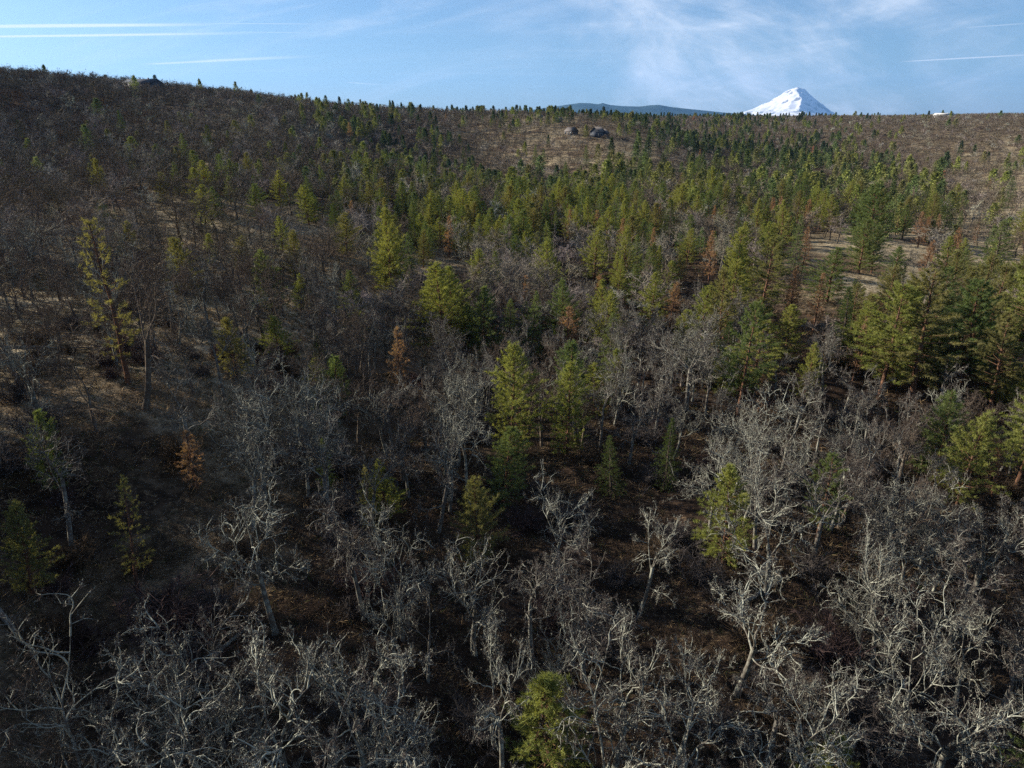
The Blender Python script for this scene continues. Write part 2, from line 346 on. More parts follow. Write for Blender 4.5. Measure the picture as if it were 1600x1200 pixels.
def oak_mesh(seed, hue, **k):
    trunk, seg, rng = oak(seed, **k); crown = MB(); tw = MB(); sp = MB()
    for lvl, (ra, rb) in {3: (.040, .019), 4: (.024, .012), 5: (.015, .004)}.items():
        if not seg[lvl]: continue
        Q = np.array([q for q, l in seg[lvl]]); m = Q.shape[1]-1; rad = np.linspace(ra, rb, m+1)
        for i in range(m): (tw if lvl == 5 else crown).segs(Q[:, i], Q[:, i+1]+(Q[:, i+1]-Q[:, i])*.04, rad[i], rad[i+1], 4 if lvl == 3 else 3)
        if lvl == 5:       # lichen tufts and spur twigs along the last shoots
            for rep in range(5):
                t = rng.uniform(.15, 1, len(Q))[:, None]; i = 0
                P = Q[:, 0]*(1-t)+Q[:, -1]*t; D = rng.normal(size=P.shape); D /= np.linalg.norm(D, axis=1)[:, None]; D[:, 2] += .25
                (sp if rep < 2 else crown).spikes(P, P+D*(rng.uniform(.14, .42, len(P)) if rep < 2 else rng.uniform(.06, .17, len(P)))[:, None], .013 if rep < 2 else .026, rng)
    V1, T1, Q1 = crown.arrays(); V2, T2, Q2 = tw.arrays() if tw.v else (np.zeros((0, 3)), np.zeros((0, 3), int), np.zeros((0, 4), int)); V3, T3, Q3 = sp.arrays() if sp.v else (np.zeros((0, 3)), np.zeros((0, 3), int), np.zeros((0, 4), int))
    me = mesh_from('oak_crown', np.concatenate([V1, V2, V3]), np.concatenate([T3+len(V1)+len(V2), T1]), np.concatenate([Q1, Q2+len(V1)]), M_OAK[hue])
    second(me, M_TWIG[hue], len(T3), len(T3)+len(T1)+len(Q1))
    return MBmesh(trunk, 'oak_trunk', M_OAKT[hue], True), me
def oak_far(seed, ntw, ln, w, H=10.5):
    trunk, seg, rng = oak(seed, H=H, levels=4, cut=(5, 4, 3, 0), low=.36); tr = MB(); V, T, Q = trunk.arrays()
    c = MB(); A = [q for q, l in seg[4]]; A3 = [q for q, l in seg[3]]
    P = np.array([[q[0], q[-1]] for q in A]); P3 = np.array([[q[0], q[-1]] for q in A3])
    if ntw > 700: c.segs(P3[:, 0], P3[:, 1], .07, .03)
    else: c.spikes(P3[:, 0], P3[:, 1], w*1.6, rng)
    idx = rng.integers(0, len(P), ntw); t = rng.uniform(0, 1, ntw)[:, None]
    S = P[idx, 0]*(1-t)+P[idx, 1]*t; D = (P[idx, 1]-P[idx, 0]); D /= np.linalg.norm(D, axis=1)[:, None]+1e-9
    D = D*.6+rng.normal(size=D.shape)*.55; D[:, 2] += .18
    c.spikes(S, S+D*ln*rng.uniform(.5, 1.2, ntw)[:, None], w, rng)
    return V, T, Q, c.arrays()
# ================================================================ conifers
def conifer(seed, H, style, det):
    """det: needles per tuft, tufts step; returns trunk MB, branch MB, needle MB"""
    rng = np.random.default_rng(seed); rs = lambda a, b: rng.uniform(a, b)
    cb, W, step, nb = {'young': (.08, .36, .56, 6), 'open': (.24, .27, .56, 7), 'fir': (.08, .27, .44, 6), 'dead': (.15, .19, .48, 6), 'thin': (.22, .19, .62, 5)}[style]
    nn, dens, nl, nw = det
    tr, br = MB(), MB(); r0 = H*.0155
    n = 10; bend = np.cumsum(rng.normal(size=(n, 2))*.012*H/n*3, 0); pts = np.concatenate([bend, np.linspace(-.5, H, n)[:, None]], 1); pts[:, :2] -= pts[0, :2]
    tr.tube(pts, np.linspace(r0*1.15, .03, n), 8)
    C, DD, S = [], [], []; B0, B1, BR = [], [], []
    z = H*cb; ph = rs(0, 6.28); lump = rng.uniform(.58, 1.22, 16)
    while z < H*.985:
        t = (z-H*cb)/(H*(1-cb))
        prof = {'young': (1-t)**.72*min(1, .55+2.2*t), 'open': (1-t)**.55*min(1, .45+1.9*t), 'fir': (1-t)**.85, 'dead': (1-t)**.7*min(1, .5+2*t), 'thin': (1-t)**.6*min(1, .5+2*t)}[style]
        c0 = np.array([np.interp(z, pts[:, 2], pts[:, 0]), np.interp(z, pts[:, 2], pts[:, 1]), z])
        for b in range(nb):
            a = ph+b*2*math.pi/nb+rs(-.45, .45)
            if rs(0, 1) < {'open': .22, 'thin': .25, 'dead': .25}.get(style, .06): continue
            L = H*W*prof*rs(.62, 1.15)*lump[int((a % 6.283)/6.283*8)+(8 if z > H*.55 else 0)]+.16
            el = {'fir': -.18+.75*t, 'young': .05+.9*t}.get(style, -.15+.9*t)+rs(-.15, .15)
            d = np.array([math.cos(a)*math.cos(el), math.sin(a)*math.cos(el), math.sin(el)])
            m = max(2, int(L/.30*dens)); e = c0+d*L+np.array([0, 0, (.12 if style != 'fir' else -.05)*L])
            B0.append(c0); B1.append(e); BR.append(.012+.010*L)
            s0 = .25 if style in ('young', 'fir') else .42
            for q in range(m):
                u = s0+(1-s0)*(q+rs(.2, .9))/m; lat = rs(-1, 1)*(.30 if style != 'fir' else .34)*L*(1.15-u)*.9
                side = np.array([-d[1], d[0], 0]); p = c0+(e-c0)*u+side*lat+np.array([0, 0, rs(-.10, .12)])
                C.append(p); DD.append(unit(d+side*lat*1.2+np.array([0, 0, .35 if style != 'fir' else -.05]))); S.append(rs(.75, 1.25))
        z += step*rs(.7, 1.3)*(.75+.25*(1-t))*(H/13)**.5; ph += 1.1
    C.append(np.array([*pts[-1]])); DD.append(np.array([0, 0, 1.])); S.append(1.1)
    C, DD, S = np.array(C), np.array(DD), np.array(S); B0, B1 = np.array(B0), np.array(B1)
    br.segs(B0, B1, np.array(BR), .006, 3)
    if style == 'dead': keep = rng.uniform(size=len(C)) < .88; C, DD, S = C[keep], DD[keep], S[keep]
    N = len(C); nd = MB()
    D = np.repeat(DD, nn, 0)*.75+rng.normal(size=(N*nn, 3))*(.62 if style != 'fir' else .5)
    D /= np.linalg.norm(D, axis=1)[:, None]; P = np.repeat(C, nn, 0)+rng.normal(size=(N*nn, 3))*.05
    nd.spikes(P-D*.03, P+D*(nl*np.repeat(S, nn)*rng.uniform(.7, 1.2, N*nn))[:, None], nw, rng)
    return tr, br, nd
# ================================================================ vegetation cover (rows: photo height of the ground, columns u = 0, 200 .. 1600)
COV_V = [120, 150, 200, 250, 300, 350, 400, 450, 500, 560, 620, 700, 800, 900, 1000, 1100, 1250]
COVER = np.array([[1, 1, 1, 1, 1, 1, 1, 1, 1], [.97, .97, .95, .95, .95, .95, .95, .95, .95], [1, 1, .9, .95, .75, .85, .95, .92, .9], [.95, .92, .92, 1, .85, .68, .98, .95, .9],
 [1, 1, 1, 1, 1, .9, .95, .95, .62], [.74, .52, .56, .88, 1, 1, .95, .80, .42], [.50, .40, .45, .82, 1, 1, .95, .50, .5], [.48, .42, .38, .68, 1, 1, .95, .55, .75],
 [.40, .50, .48, .80, 1, .95, .95, .9, .9], [.32, .55, .58, .8, .95, .9, .95, .95, .95], [.35, .75, .82, .9, .95, .95, .95, .95, .95], [.8, .85, .85, .95, .95, .9, .95, .9, .95],
 [.7, .65, .9, .95, .85, .85, .9, .95, .95], [.06, .14, .7, .8, .75, .7, .8, .85, .9], [.06, .10, .5, .8, .55, .55, .8, .35, .85], [.6, .6, .6, .7, .5, .5, .55, .35, .8], [.9]*9])
PINE = np.array([[.01, .01, .02, .08, .25, .16, .08, .03, .03], [.01, .01, .02, .10, .36, .16, .06, .02, .02], [.02, .03, .05, .28, .08, .18, .16, .02, .01], [.07, .08, .10, .2, .10, .26, .50, .05, .02],
 [.07, .10, .18, .36, .42, .48, .74, .50, .08], [.09, .12, .24, .42, .75, .65, .95, .85, .25], [.04, .08, .18, .38, .72, .65, .85, .55, .4], [.08, .15, .10, .30, .55, .70, .9, .75, .7],
 [.08, .20, .10, .28, .34, .45, .85, .95, .9], [.05, .12, .10, .18, .2, .25, .65, .95, .95], [.08, .12, .12, .14, .15, .12, .3, .7, .8], [.1, .12, .12, .14, .13, .12, .1, .2, .4],
 [.08, .08, .10, .12, .1, .1, .08, .08, .25], [.03, .03, .05, .05, .06, .06, .05, .05, .1], [.03]*9, [.03]*9, [.03]*9])
OPEN = np.array([[.2, .2, .5, .4, .3, .3, .3, .3, .3], [.1, .15, .45, .3, .2, .3, .3, .35, .35], [.05, .2, .6, .1, .52, .3, .28, .28, .32], [.05, .15, .5, .05, .50, .55, .1, .3, .48],
 [.15, .3, .2, .05, .1, .3, .05, .4, .75], [.5, .9, .8, .3, .1, .1, .1, .7, 1], [.8, 1, 1, .7, .1, .1, .2, 1, .9], [1, 1, 1, .6, .1, .1, .2, 1, .5],
 [1, .8, .9, .5, .1, .1, .1, .3, .2], [1, .5, .8, .4, .2, .1, .05, .1, .1], [.9, .5, .6, .4, .2, .1, .05, .05, .1], [.5, .3, .4, .2, .2, .1, .0, .0, .05],
 [.2, .2, .3, .1, .05, .0, .0, .0, .0], [.3, .3, .3, .1, .0, .0, .0, .0, .0], [.4, .3, .15, .05, .0, .0, .05, .0, .0], [.3, .2, .1, .0, 0, 0, 0, 0, 0], [.2, .1, .1, 0, 0, 0, 0, 0, 0]])
def table(T, u, v):
    c = np.clip(np.asarray(u, float)/200, 0, 7.999); r = np.interp(v, COV_V, np.arange(len(COV_V))); r = np.clip(r, 0, len(COV_V)-1.001)
    i, j = r.astype(int), c.astype(int); a, b = r-i, c-j
    return (T[i, j]*(1-b)+T[i, j+1]*b)*(1-a)+(T[i+1, j]*(1-b)+T[i+1, j+1]*b)*a
# ================================================================ landmark trees: kind, u of the top, v of the top, v of the foot (or -height), width, phrase, what else to say
KEYS = [
 ('oak:brown', 225, 352, 640, 1.0, 'leaning forked oak', 'large dark with a bare trunk on the tan slope'),
 ('oak:pale', 432, 735, 990, .95, 'straight pale-trunked oak', 'above the dark bare hollow'),
 ('oak:grey', 112, 655, 856, 1.0, 'blue-grey trunked oak', 'above the dark hollow, crown thin'),
 ('oak:pale', 742, 832, 1022, 1.15, 'wide-armed pale oak', 'with one limb reaching sideways over black shade'),
 ('oak:pale', 872, 748, 910, 1.1, 'drooping pale lichen oak', 'beside the pointed olive pine'),
 ('oak:grey', 1072, 486, 642, 1.3, 'broad domed grey oak', 'largest round bare crown on its slope'),
 ('oak:pale', 1132, 630, 732, 1.2, 'small flat-topped pale oak', 'with a straight trunk in dark shade'),
 ('oak:pale', 1342, 920, 1032, 1.1, 'little lone pale oak', 'slanting from the black ravine floor'),
 ('oak:grey', 684, 655, 832, 1.0, 'thick-trunked grey oak', 'with a dense crown over deep shade'),
 ('oak:pale', 622, 880, 1055, .8, 'slender pale twin oak', 'with a thin stem over leaf litter'),
 ('oak:grey', 668, 885, 1066, .7, 'narrow upright grey oak', 'with lichen on every branch'),
 ('oak:pale', 1150, 880, 1085, 1.25, 'spreading silver oak', 'big crown below the plump pine'),
 ('oak:brown', 405, 380, 496, 1.0, 'dark oak on tan grass', 'with a slanting trunk'),
 ('oak:brown', 500, 362, 462, 1.0, 'second slanting oak', 'dark trunk against pale ground'),
 ('oak:grey', 350, 480, 622, .9, 'upright grey oak', 'with a twin-looking bole on brown litter'),
 ('oak:brown', 30, 385, 498, 1.1, 'dark oak by the open patch', 'above tan grass'),
 ('oak:brown', 95, 470, 582, .9, 'stout oak on the sunlit patch', 'with a pale foot'),
 ('oak:pale', 85, 1040, -10.5, 1.2, 'tangled pale oak', 'at the bottom edge of the slope'),
 ('oak:pale', 195, 1000, -11, 1.2, 'dense pale-branched oak', 'rising from below the dark hollow'),
 ('oak:pale', 395, 1030, -11, 1.2, 'twisted silver-limbed oak', 'below the dark hollow'),
 ('oak:pale', 300, 1105, -10, 1.1, 'low pale oak', 'squeezed between two larger crowns'),
 ('oak:pale', 560, 1045, -11, 1.15, 'open crooked pale oak', 'with curling branch tips'),
 ('oak:grey', 480, 1110, -10, 1.0, 'ragged grey oak', 'leaning over the lowest slope'),
 ('oak:pale', 775, 985, -12, .8, 'vase-shaped pale oak', 'with bare upright arms'),
 ('oak:pale', 965, 1045, -11, 1.25, 'claw-branched pale oak', 'beside the lowest green pine'),
 ('oak:pale', 1085, 1085, -10.5, 1.1, 'sprawling pale oak', 'next to the claw-branched one'),
 ('oak:pale', 1535, 1020, -11.5, 1.15, 'bright-limbed oak', 'sunlit on one side above shade'),
 ('oak:pale', 1440, 945, -10.5, .9, 'thin silvery oak', 'on the ravine edge'),
 ('oak:pale', 1405, 850, -10.5, 1.0, 'bristly pale oak', 'standing over the ravine'),
 ('oak:grey', 1520, 835, -11, 1.2, 'large hazy grey oak', 'on the shaded ravine side'),
 ('oak:pale', 1225, 742, -10.5, 1.2, 'white-armed oak', 'beside the plump pine, tangled crown'),
 ('oak:grey', 1300, 700, -11, 1.15, 'rounded grey oak', 'at the head of the black shade'),
 ('oak:pale', 1240, 612, -9.5, 1.1, 'pale oak under the pines', 'with a twisting crown'),
 ('oak:grey', 990, 600, -9.5, 1.2, 'matted grey oak', 'behind the narrow bright pine'),
 ('oak:grey', 660, 580, -9.5, 1.2, 'wide misty grey oak', 'beside the pinkish dead pine'),
 ('oak:grey', 500, 640, -10, 1.2, 'shaggy grey oak', 'on the brown mid slope'),
 ('oak:grey', 550, 760, -10, 1.0, 'grey oak in leaf litter', 'on a dark slope'),
 ('oak:pale', 1010, 800, -9, 1.0, 'scraggy pale oak', 'with a pine sapling at its side'),
 ('pine:yellow-green', 695, 413, 548, 1.25, 'tall pale green pine', 'full and conical among bare oaks'),
 ('pine:yellow-green', 612, 328, 462, .95, 'lanky sunlit pine', 'with a dark lower crown'),
 ('pine:olive', 200, 344, 600, .95, 'tall see-through pine', 'rising behind the leaning oak'),
 ('pine:yellow-green', 800, 538, 712, 1.05, 'bright lime-green pine', 'with open tiers and a visible stem'),
 ('pine:yellow-green', 886, 566, 712, .92, 'narrow bright pine', 'spire shaped'),
 ('pine:mid green', 788, 668, 792, 1.25, 'bushy low pine', 'in front of the lime-green one'),
 ('pine:olive', 748, 743, 885, .95, 'pointed olive pine', 'with a golden tip over dark shade'),
 ('pine:yellow-green', 1130, 733, 880, 1.2, 'plump yellow-green pine', 'alone amid bare silver oaks'),
 ('pine:yellow-green', 858, 1060, -7.5, 1.5, 'lowest green pine', 'round and bushy at the bottom edge'),
 ('pine:olive', 580, 730, 850, .85, 'thin olive pine', 'half hidden in grey twigs'),
 ('pine:mid green', 215, 752, 925, .85, 'dim shaded pine', 'over the dark bare hollow'),
 ('pine:mid green', 88, 645, 770, 1.0, 'shadowed slim pine', 'behind a blue-grey trunk'),
 ('pine:olive', 12, 788, -6.5, .9, 'half-cut low pine', 'at the picture edge'),
 ('pine:yellow-green', 483, 290, 352, 1.2, 'small round-topped pine', 'among brown oaks'),
 ('pine:mid green', 757, 448, 560, 1.1, 'dull green pine', 'beside the tall pale green one'),
 ('fir:dark green', 1038, 650, 765, 1.0, 'dark green fir', 'in shade under grey oaks'),
 ('fir:dark green', 955, 680, 775, 1.2, 'squat dark fir', 'in shade beside the narrow bright pine'),
 ('fir:mid green', 830, 455, 560, .9, 'slim green fir', 'above tangled grey oaks'),
 ('open:olive', 1420, 425, 640, 1.35, 'great orange-barked pine', 'tallest with a long clear bole'),
 ('open:yellow-green', 1372, 445, 625, 1.2, 'wide airy pine', 'touching the great pine'),
 ('open:mid green', 1500, 440, 618, 1.15, 'two-tiered tall pine', 'with a slim dark stem'),
 ('open:yellow-green', 1575, 395, 580, 1.5, 'huge edge pine', 'with heaped rounded foliage'),
 ('open:olive', 1545, 490, 650, 1.2, 'billowing olive pine', 'below the huge edge pine'),
 ('pine:yellow-green', 1495, 640, 790, 1.1, 'flat-crowned sunlit pine', 'on the ravine side'),
 ('open:yellow-green', 1585, 590, 770, 1.25, 'spreading light green pine', 'at the picture edge'),
 ('fir:mid green', 1540, 345, 470, 1.5, 'broad grey-green fir', 'on the tan slope'),
 ('open:olive', 1182, 372, 520, 1.2, 'tall pine by the clearing', 'with dense dark base'),
 ('fir:mid green', 1238, 335, 425, .85, 'spired fir by the clearing', 'tapering sharply'),
 ('fir:mid green', 1213, 367, 420, .9, 'little cone-shaped fir', 'at the clearing edge'),
 ('pine:mid green', 1355, 285, 400, 1.3, 'dark rounded pine', 'behind the clearing'),
 ('pine:mid green', 1292, 388, 472, 1.9, 'wide-skirted pine', 'in the clearing'),
 ('pine:mid green', 1397, 385, 442, 1.6, 'bushy clearing pine', 'beside a tan track'),
 ('pine:yellow-green', 1342, 372, 420, 1.2, 'small clearing pine', 'with a long shadow'),
 ('pine:yellow-green', 1225, 478, 565, 1.4, 'vivid green pine', 'under the orange dead pair'),
 ('pine:yellow-green', 1018, 428, 515, 1.2, 'rounded lime pine', 'among grey twigs'),
 ('pine:yellow-green', 928, 358, 440, 1.3, 'full yellow-green pine', 'at the middle of the pine belt'),
 ('pine:yellow-green', 1060, 288, 350, 1.2, 'twin-topped yellow pine', 'in the valley belt'),
 ('pine:yellow-green', 1255, 535, 625, .9, 'small lit pine', 'peeping from dark oaks'),
 ('pine:mid green', 985, 415, 480, 1.2, 'neat conical pine', 'near the rounded lime one'),
 ('pine:yellow-green', 1112, 262, 335, 1.2, 'valley pine', 'sunlit above darker firs'),
 ('dead:orange-brown', 1232, 424, 505, .95, 'bright orange dead pine', 'needles rust coloured'),
 ('dead:orange-brown', 1270, 428, 520, .9, 'duller orange dead pine', 'beside the bright orange one'),
 ('dead:orange-brown', 1332, 500, 595, .7, 'thin rusty dead pine', 'before the great pine'),
 ('dead:orange-brown', 310, 672, 765, 1.3, 'glowing rusty dead pine', 'low in shaded brown slope'),
 ('dead:orange-brown', 702, 338, 402, 1.0, 'orange dead pine mid-slope', 'above the tall pale green pine'),
 ('dead:orange-brown', 628, 510, 620, 1.0, 'pinkish dead pine', 'on the brown slope'),
 ('dead:orange-brown', 890, 328, 380, 1.0, 'rust-topped dead pine', 'in the pine belt'),
 ('dead:orange-brown', 1107, 362, 440, 1.0, 'red-brown dead pine', 'beside the tall dense pine'),
 ('dead:orange-brown', 1183, 572, 655, .9, 'faded dead pine', 'leaning in dark oaks'),
 ('dead:orange-brown', 548, 192, 225, 1.3, 'far orange dead pine', 'on the upper hillside'),
 ('dead:orange-brown', 1550, 700, 775, 1.1, 'brownish dead pine', 'on the ravine side'),
]
rng = np.random.default_rng(11)
trees = []        # dict: kind, hue, x, y, z, h, w, u, v(top), vb, key
for kind, u, vt, vb, w, ph, more in KEYS:
    k, hue = kind.split(':')
    if vb > 0:
        x, y, z = hit(u, vb); zt = float(ray(u, vt)[1])*y; h = zt-z
    else:
        h = -vb; x, y, z = hit(u, vt, h)
    trees.append(dict(kind=k, hue=hue, x=x, y=y, z=z, h=float(h), w=w, key=(ph, more)))
# the rest of the wood, on jittered lots of ground
def lots(cell, d0, d1, seed):
    r = np.random.default_rng(seed); n = int(d1/cell)+2
    gx, gy = np.meshgrid(np.arange(-n, n+1), np.arange(-2, n+1)); gx, gy = gx.ravel(), gy.ravel()
    x = (gx+r.uniform(-.48, .48, gx.shape)+(gy % 2)*.5)*cell; y = (gy+r.uniform(-.48, .48, gx.shape))*cell
    d = np.hypot(x, y); a = np.abs(np.degrees(np.arctan2(x, y)))
    k = (d >= d0) & (d < d1) & (a < np.where(d < 120, 62, 44))
    return x[k], y[k]
def clump(x, y): return vnoise(x/22, y/22, 5)*.6+vnoise(x/60, y/60, 6)*.4
def scatter():
    out = []
    for cell, d0, d1, sd in ((4.2, 17, 150, 1), (6.2, 150, 420, 2), (7.4, 420, 800, 3), (9.5, 800, 1950, 4)):
        x, y = lots(cell, d0, d1, sd); z = height(x, y); u, v = project(x, y, z); r = np.random.default_rng(sd+50)
        keep = r.uniform(size=len(x)) < table(COVER, u, v)*(.80+.45*clump(x+300, y)) - (.05 if d0 < 100 else 0)
        cl = np.clip((clump(x, y)-.26)*3.6, .06, 1.7); k_ = np.clip((u-950)/250, 0, 1)*np.clip((v-340)/80, 0, 1); p = np.clip(table(PINE, u, v)*(cl*(1-k_*.7)+k_*.75), 0, .96)
        ispine = r.uniform(size=len(x)) < p
        q = r.uniform(size=(len(x), 6))
        # hidden behind the ground?
        T = np.linspace(.05, .97, 40); top = z+11; s = np.full(len(x), -9.)
        for t in T: s = np.maximum(s, height(x*t, y*t)/(y*t+1e-6)*(np.abs(y) > 5))
        vis = (top/np.maximum(y, 5) > s-.002) | (y < 60)
        k = np.where(keep & vis)[0]
        out += [(x[i], y[i], z[i], ispine[i], q[i], u[i], v[i]) for i in k]
    return out
raw = scatter()
_k = [t for t in trees if t['kind'] != 'oak']; _P3 = np.array([[t['x'], t['y'], t['z'], t['h']] for t in _k])
kb = dict(d=np.hypot(_P3[:, 0], _P3[:, 1])); kb['u'], kb['v0'] = project(_P3[:, 0], _P3[:, 1], _P3[:, 2]+_P3[:, 3]); kb['v1'] = project(*_P3[:, :3].T)[1]; kb['w'] = _P3[:, 3]*.16*F/kb['d']
kx = np.array([[t['x'], t['y'], t['h']] for t in trees])
hx_ = float(ray(222, 128)[0])*548
for x, y, z, pine, q, u, vb in raw:
    d = math.hypot(x, y)
    if d < 210:
        dd = np.hypot(kx[:, 0]-x, kx[:, 1]-y)
        if (dd < 2.4).any(): continue
        hh = 14 if pine else 8.5; cu, cv = project(x, y, z+hh); cw = hh*F/d*(.22 if pine else .30)
        cov = (kb['d'] > d+1) & (np.abs(kb['u']-cu) < kb['w']+cw) & (cv < kb['v0']+(kb['v1']-kb['v0'])*(.55 if pine else .66)) & (float(vb) > kb['v0'])
        if cov.any(): continue
        # keep the space in front of a landmark open enough to see it
        kd = np.hypot(kx[:, 0], kx[:, 1]); ang = np.abs(np.arctan2(kx[:, 0], kx[:, 1])-math.atan2(x, y)); front = kd-d
        if ((front > 0) & (front < kx[:, 2]*.9) & (ang*kd < 1.8)).any(): continue
    if ((u-1320)/122)**2+((vb-402)/25)**2 < 1 and q[5] > .06: continue
    if abs(u-1345) < 95 and 440 <= vb < 500 and pine: continue
    if abs(u-222) < 40 and 530 < y < 556 and abs(x-hx_) < 16: continue
    if any(abs(u-a_) < 13 and -6 < b_-y < 16 for a_, b_ in ((934, 690), (893, 700), (872, 800), (843, 830), (1474, 1330))): continue
    if pine:
        f = q[0]
        dead_p = (.03+.045*(u > 850)*(vb < 620)) if d < 330 else .012
        if f < dead_p: kind, hue = 'dead', 'orange-brown'
        elif f < dead_p+(.5 if vb < 300 and 600 < u < 1300 else .14): kind, hue = 'fir', ('dark green' if q[1] < (.75 if vb < 260 else .5) else 'mid green')
        elif u > 1100 and d < 190 and q[1] < .62: kind, hue = 'open', ('yellow-green', 'olive', 'olive', 'mid green')[int(q[2]*3.99)]
        else: kind, hue = 'pine', ('yellow-green', 'olive', 'mid green', 'yellow-green')[int(q[2]*3.99)]
        h = {'fir': 8+7*q[3], 'open': 11.5+5*q[3], 'dead': 7+5*q[3], 'pine': 6+7.5*q[3]}[kind]
        if d > 900: h *= .95
        if u < 700 and d < 330: h *= .82
        if u > 780 and 140 < d < 700 and kind != 'dead':
            h *= 1.15
            if q[5] < .38: continue
        if d < 75: h *= .75
        w = .9+.5*q[4]
    else:
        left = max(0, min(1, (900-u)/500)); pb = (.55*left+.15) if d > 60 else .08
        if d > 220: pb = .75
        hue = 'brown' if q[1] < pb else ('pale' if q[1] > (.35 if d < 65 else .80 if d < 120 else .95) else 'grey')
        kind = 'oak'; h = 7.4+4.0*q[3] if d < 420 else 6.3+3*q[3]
        if vb < 300 and u > 820 and d > 300: h *= .72; w_far = 1
        w = .95+.35*q[4]
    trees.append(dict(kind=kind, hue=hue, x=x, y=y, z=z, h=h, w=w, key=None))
for t in trees:
    t['d'] = math.sqrt(t['x']**2+t['y']**2+t['z']**2)
    ut, vt = project(t['x'], t['y'], t['z']+t['h']); ub, vb = project(t['x'], t['y'], t['z'])
    t['u'], t['vt'], t['vb'] = float(ut), float(vt), float(vb); t['uc'] = (t['u']+float(ub))/2; t['vc'] = float(.65*vt+.35*vb)
    hw = t['h']*.35*F/t['d']
    t['in'] = (-hw*1.3 < t['uc'] < 1600+hw*1.3) and t['vt'] < 1230 and t['y'] > 8 and t['vb'] > 0
    t['size'] = t['h']*F/t['d']
def pick(kinds, n):
    c = [t for t in trees if t['kind'] in kinds and t['in']]; c.sort(key=lambda t: (t['key'] is None, -t['size']))
    for t in c[:n]: t['solo'] = True
for ks, n in ((('oak',), 292), (('pine', 'open'), 288), (('fir',), 150), (('dead',), 60)): pick(ks, n)
trees = [t for t in trees if t.get('solo') or t['d'] > 75 or ((t['x'] < -18 or t['x'] > 30) and not -250 < t['uc'] < 1850)]
# ================================================================ ground sheet
def terrain():
    az = np.concatenate([np.linspace(-62, 62, 760), np.linspace(62, 298, 121)[1:-1]]); az = np.radians(az)
    rr = np.concatenate([np.exp(np.linspace(math.log(10), math.log(2600), 520)), np.exp(np.linspace(math.log(2700), math.log(70000), 40))])
    A, RR = np.meshgrid(az, rr); x = (np.sin(A)*RR).ravel(); y = (np.cos(A)*RR).ravel(); z = height(x, y)
    near = np.hypot(x, y) < 130
    z[near] += (vnoise(x[near]/.8, y[near]/.8, 8)-.5)*.16+(vnoise(x[near]/.33, y[near]/.33, 9)-.5)*.08
    na, nr = len(az), len(rr); V = np.stack([x, y, z], 1); V = np.concatenate([V, [[0, 0, float(z[:na].mean())]]])
    i = np.arange(nr-1)[:, None]*na; j = np.arange(na)[None]; j2 = (j+1) % na
    Q = np.stack([i+j, i+na+j, i+na+j2, i+j2], 2).reshape(-1, 4)
    T = np.stack([np.full(na, len(V)-1), np.arange(na), (np.arange(na)+1) % na], 1)[:, ::-1]; T = T[:, [0, 2, 1]]
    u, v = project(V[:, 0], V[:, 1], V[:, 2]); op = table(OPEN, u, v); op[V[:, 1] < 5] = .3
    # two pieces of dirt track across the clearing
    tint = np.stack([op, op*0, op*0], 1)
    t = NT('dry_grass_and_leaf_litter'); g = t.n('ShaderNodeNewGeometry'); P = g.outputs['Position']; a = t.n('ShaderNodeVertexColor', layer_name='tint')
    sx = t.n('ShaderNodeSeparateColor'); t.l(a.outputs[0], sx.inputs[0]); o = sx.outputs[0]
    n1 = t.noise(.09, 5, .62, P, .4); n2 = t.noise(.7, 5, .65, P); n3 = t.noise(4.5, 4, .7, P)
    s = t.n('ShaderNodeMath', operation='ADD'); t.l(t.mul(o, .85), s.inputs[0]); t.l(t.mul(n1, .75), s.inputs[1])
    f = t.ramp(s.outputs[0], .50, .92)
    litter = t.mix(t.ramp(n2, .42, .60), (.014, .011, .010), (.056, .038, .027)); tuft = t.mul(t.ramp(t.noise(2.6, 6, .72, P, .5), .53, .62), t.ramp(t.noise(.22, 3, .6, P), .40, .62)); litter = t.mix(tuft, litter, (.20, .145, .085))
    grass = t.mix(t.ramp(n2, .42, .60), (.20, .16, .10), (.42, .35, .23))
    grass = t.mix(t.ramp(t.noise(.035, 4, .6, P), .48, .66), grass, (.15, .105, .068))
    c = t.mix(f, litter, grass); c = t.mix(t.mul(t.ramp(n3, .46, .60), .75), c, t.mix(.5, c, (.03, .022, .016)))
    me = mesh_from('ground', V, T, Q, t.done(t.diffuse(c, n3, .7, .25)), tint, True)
    ob = obj('ground', me); ob['kind'] = 'structure'
terrain()
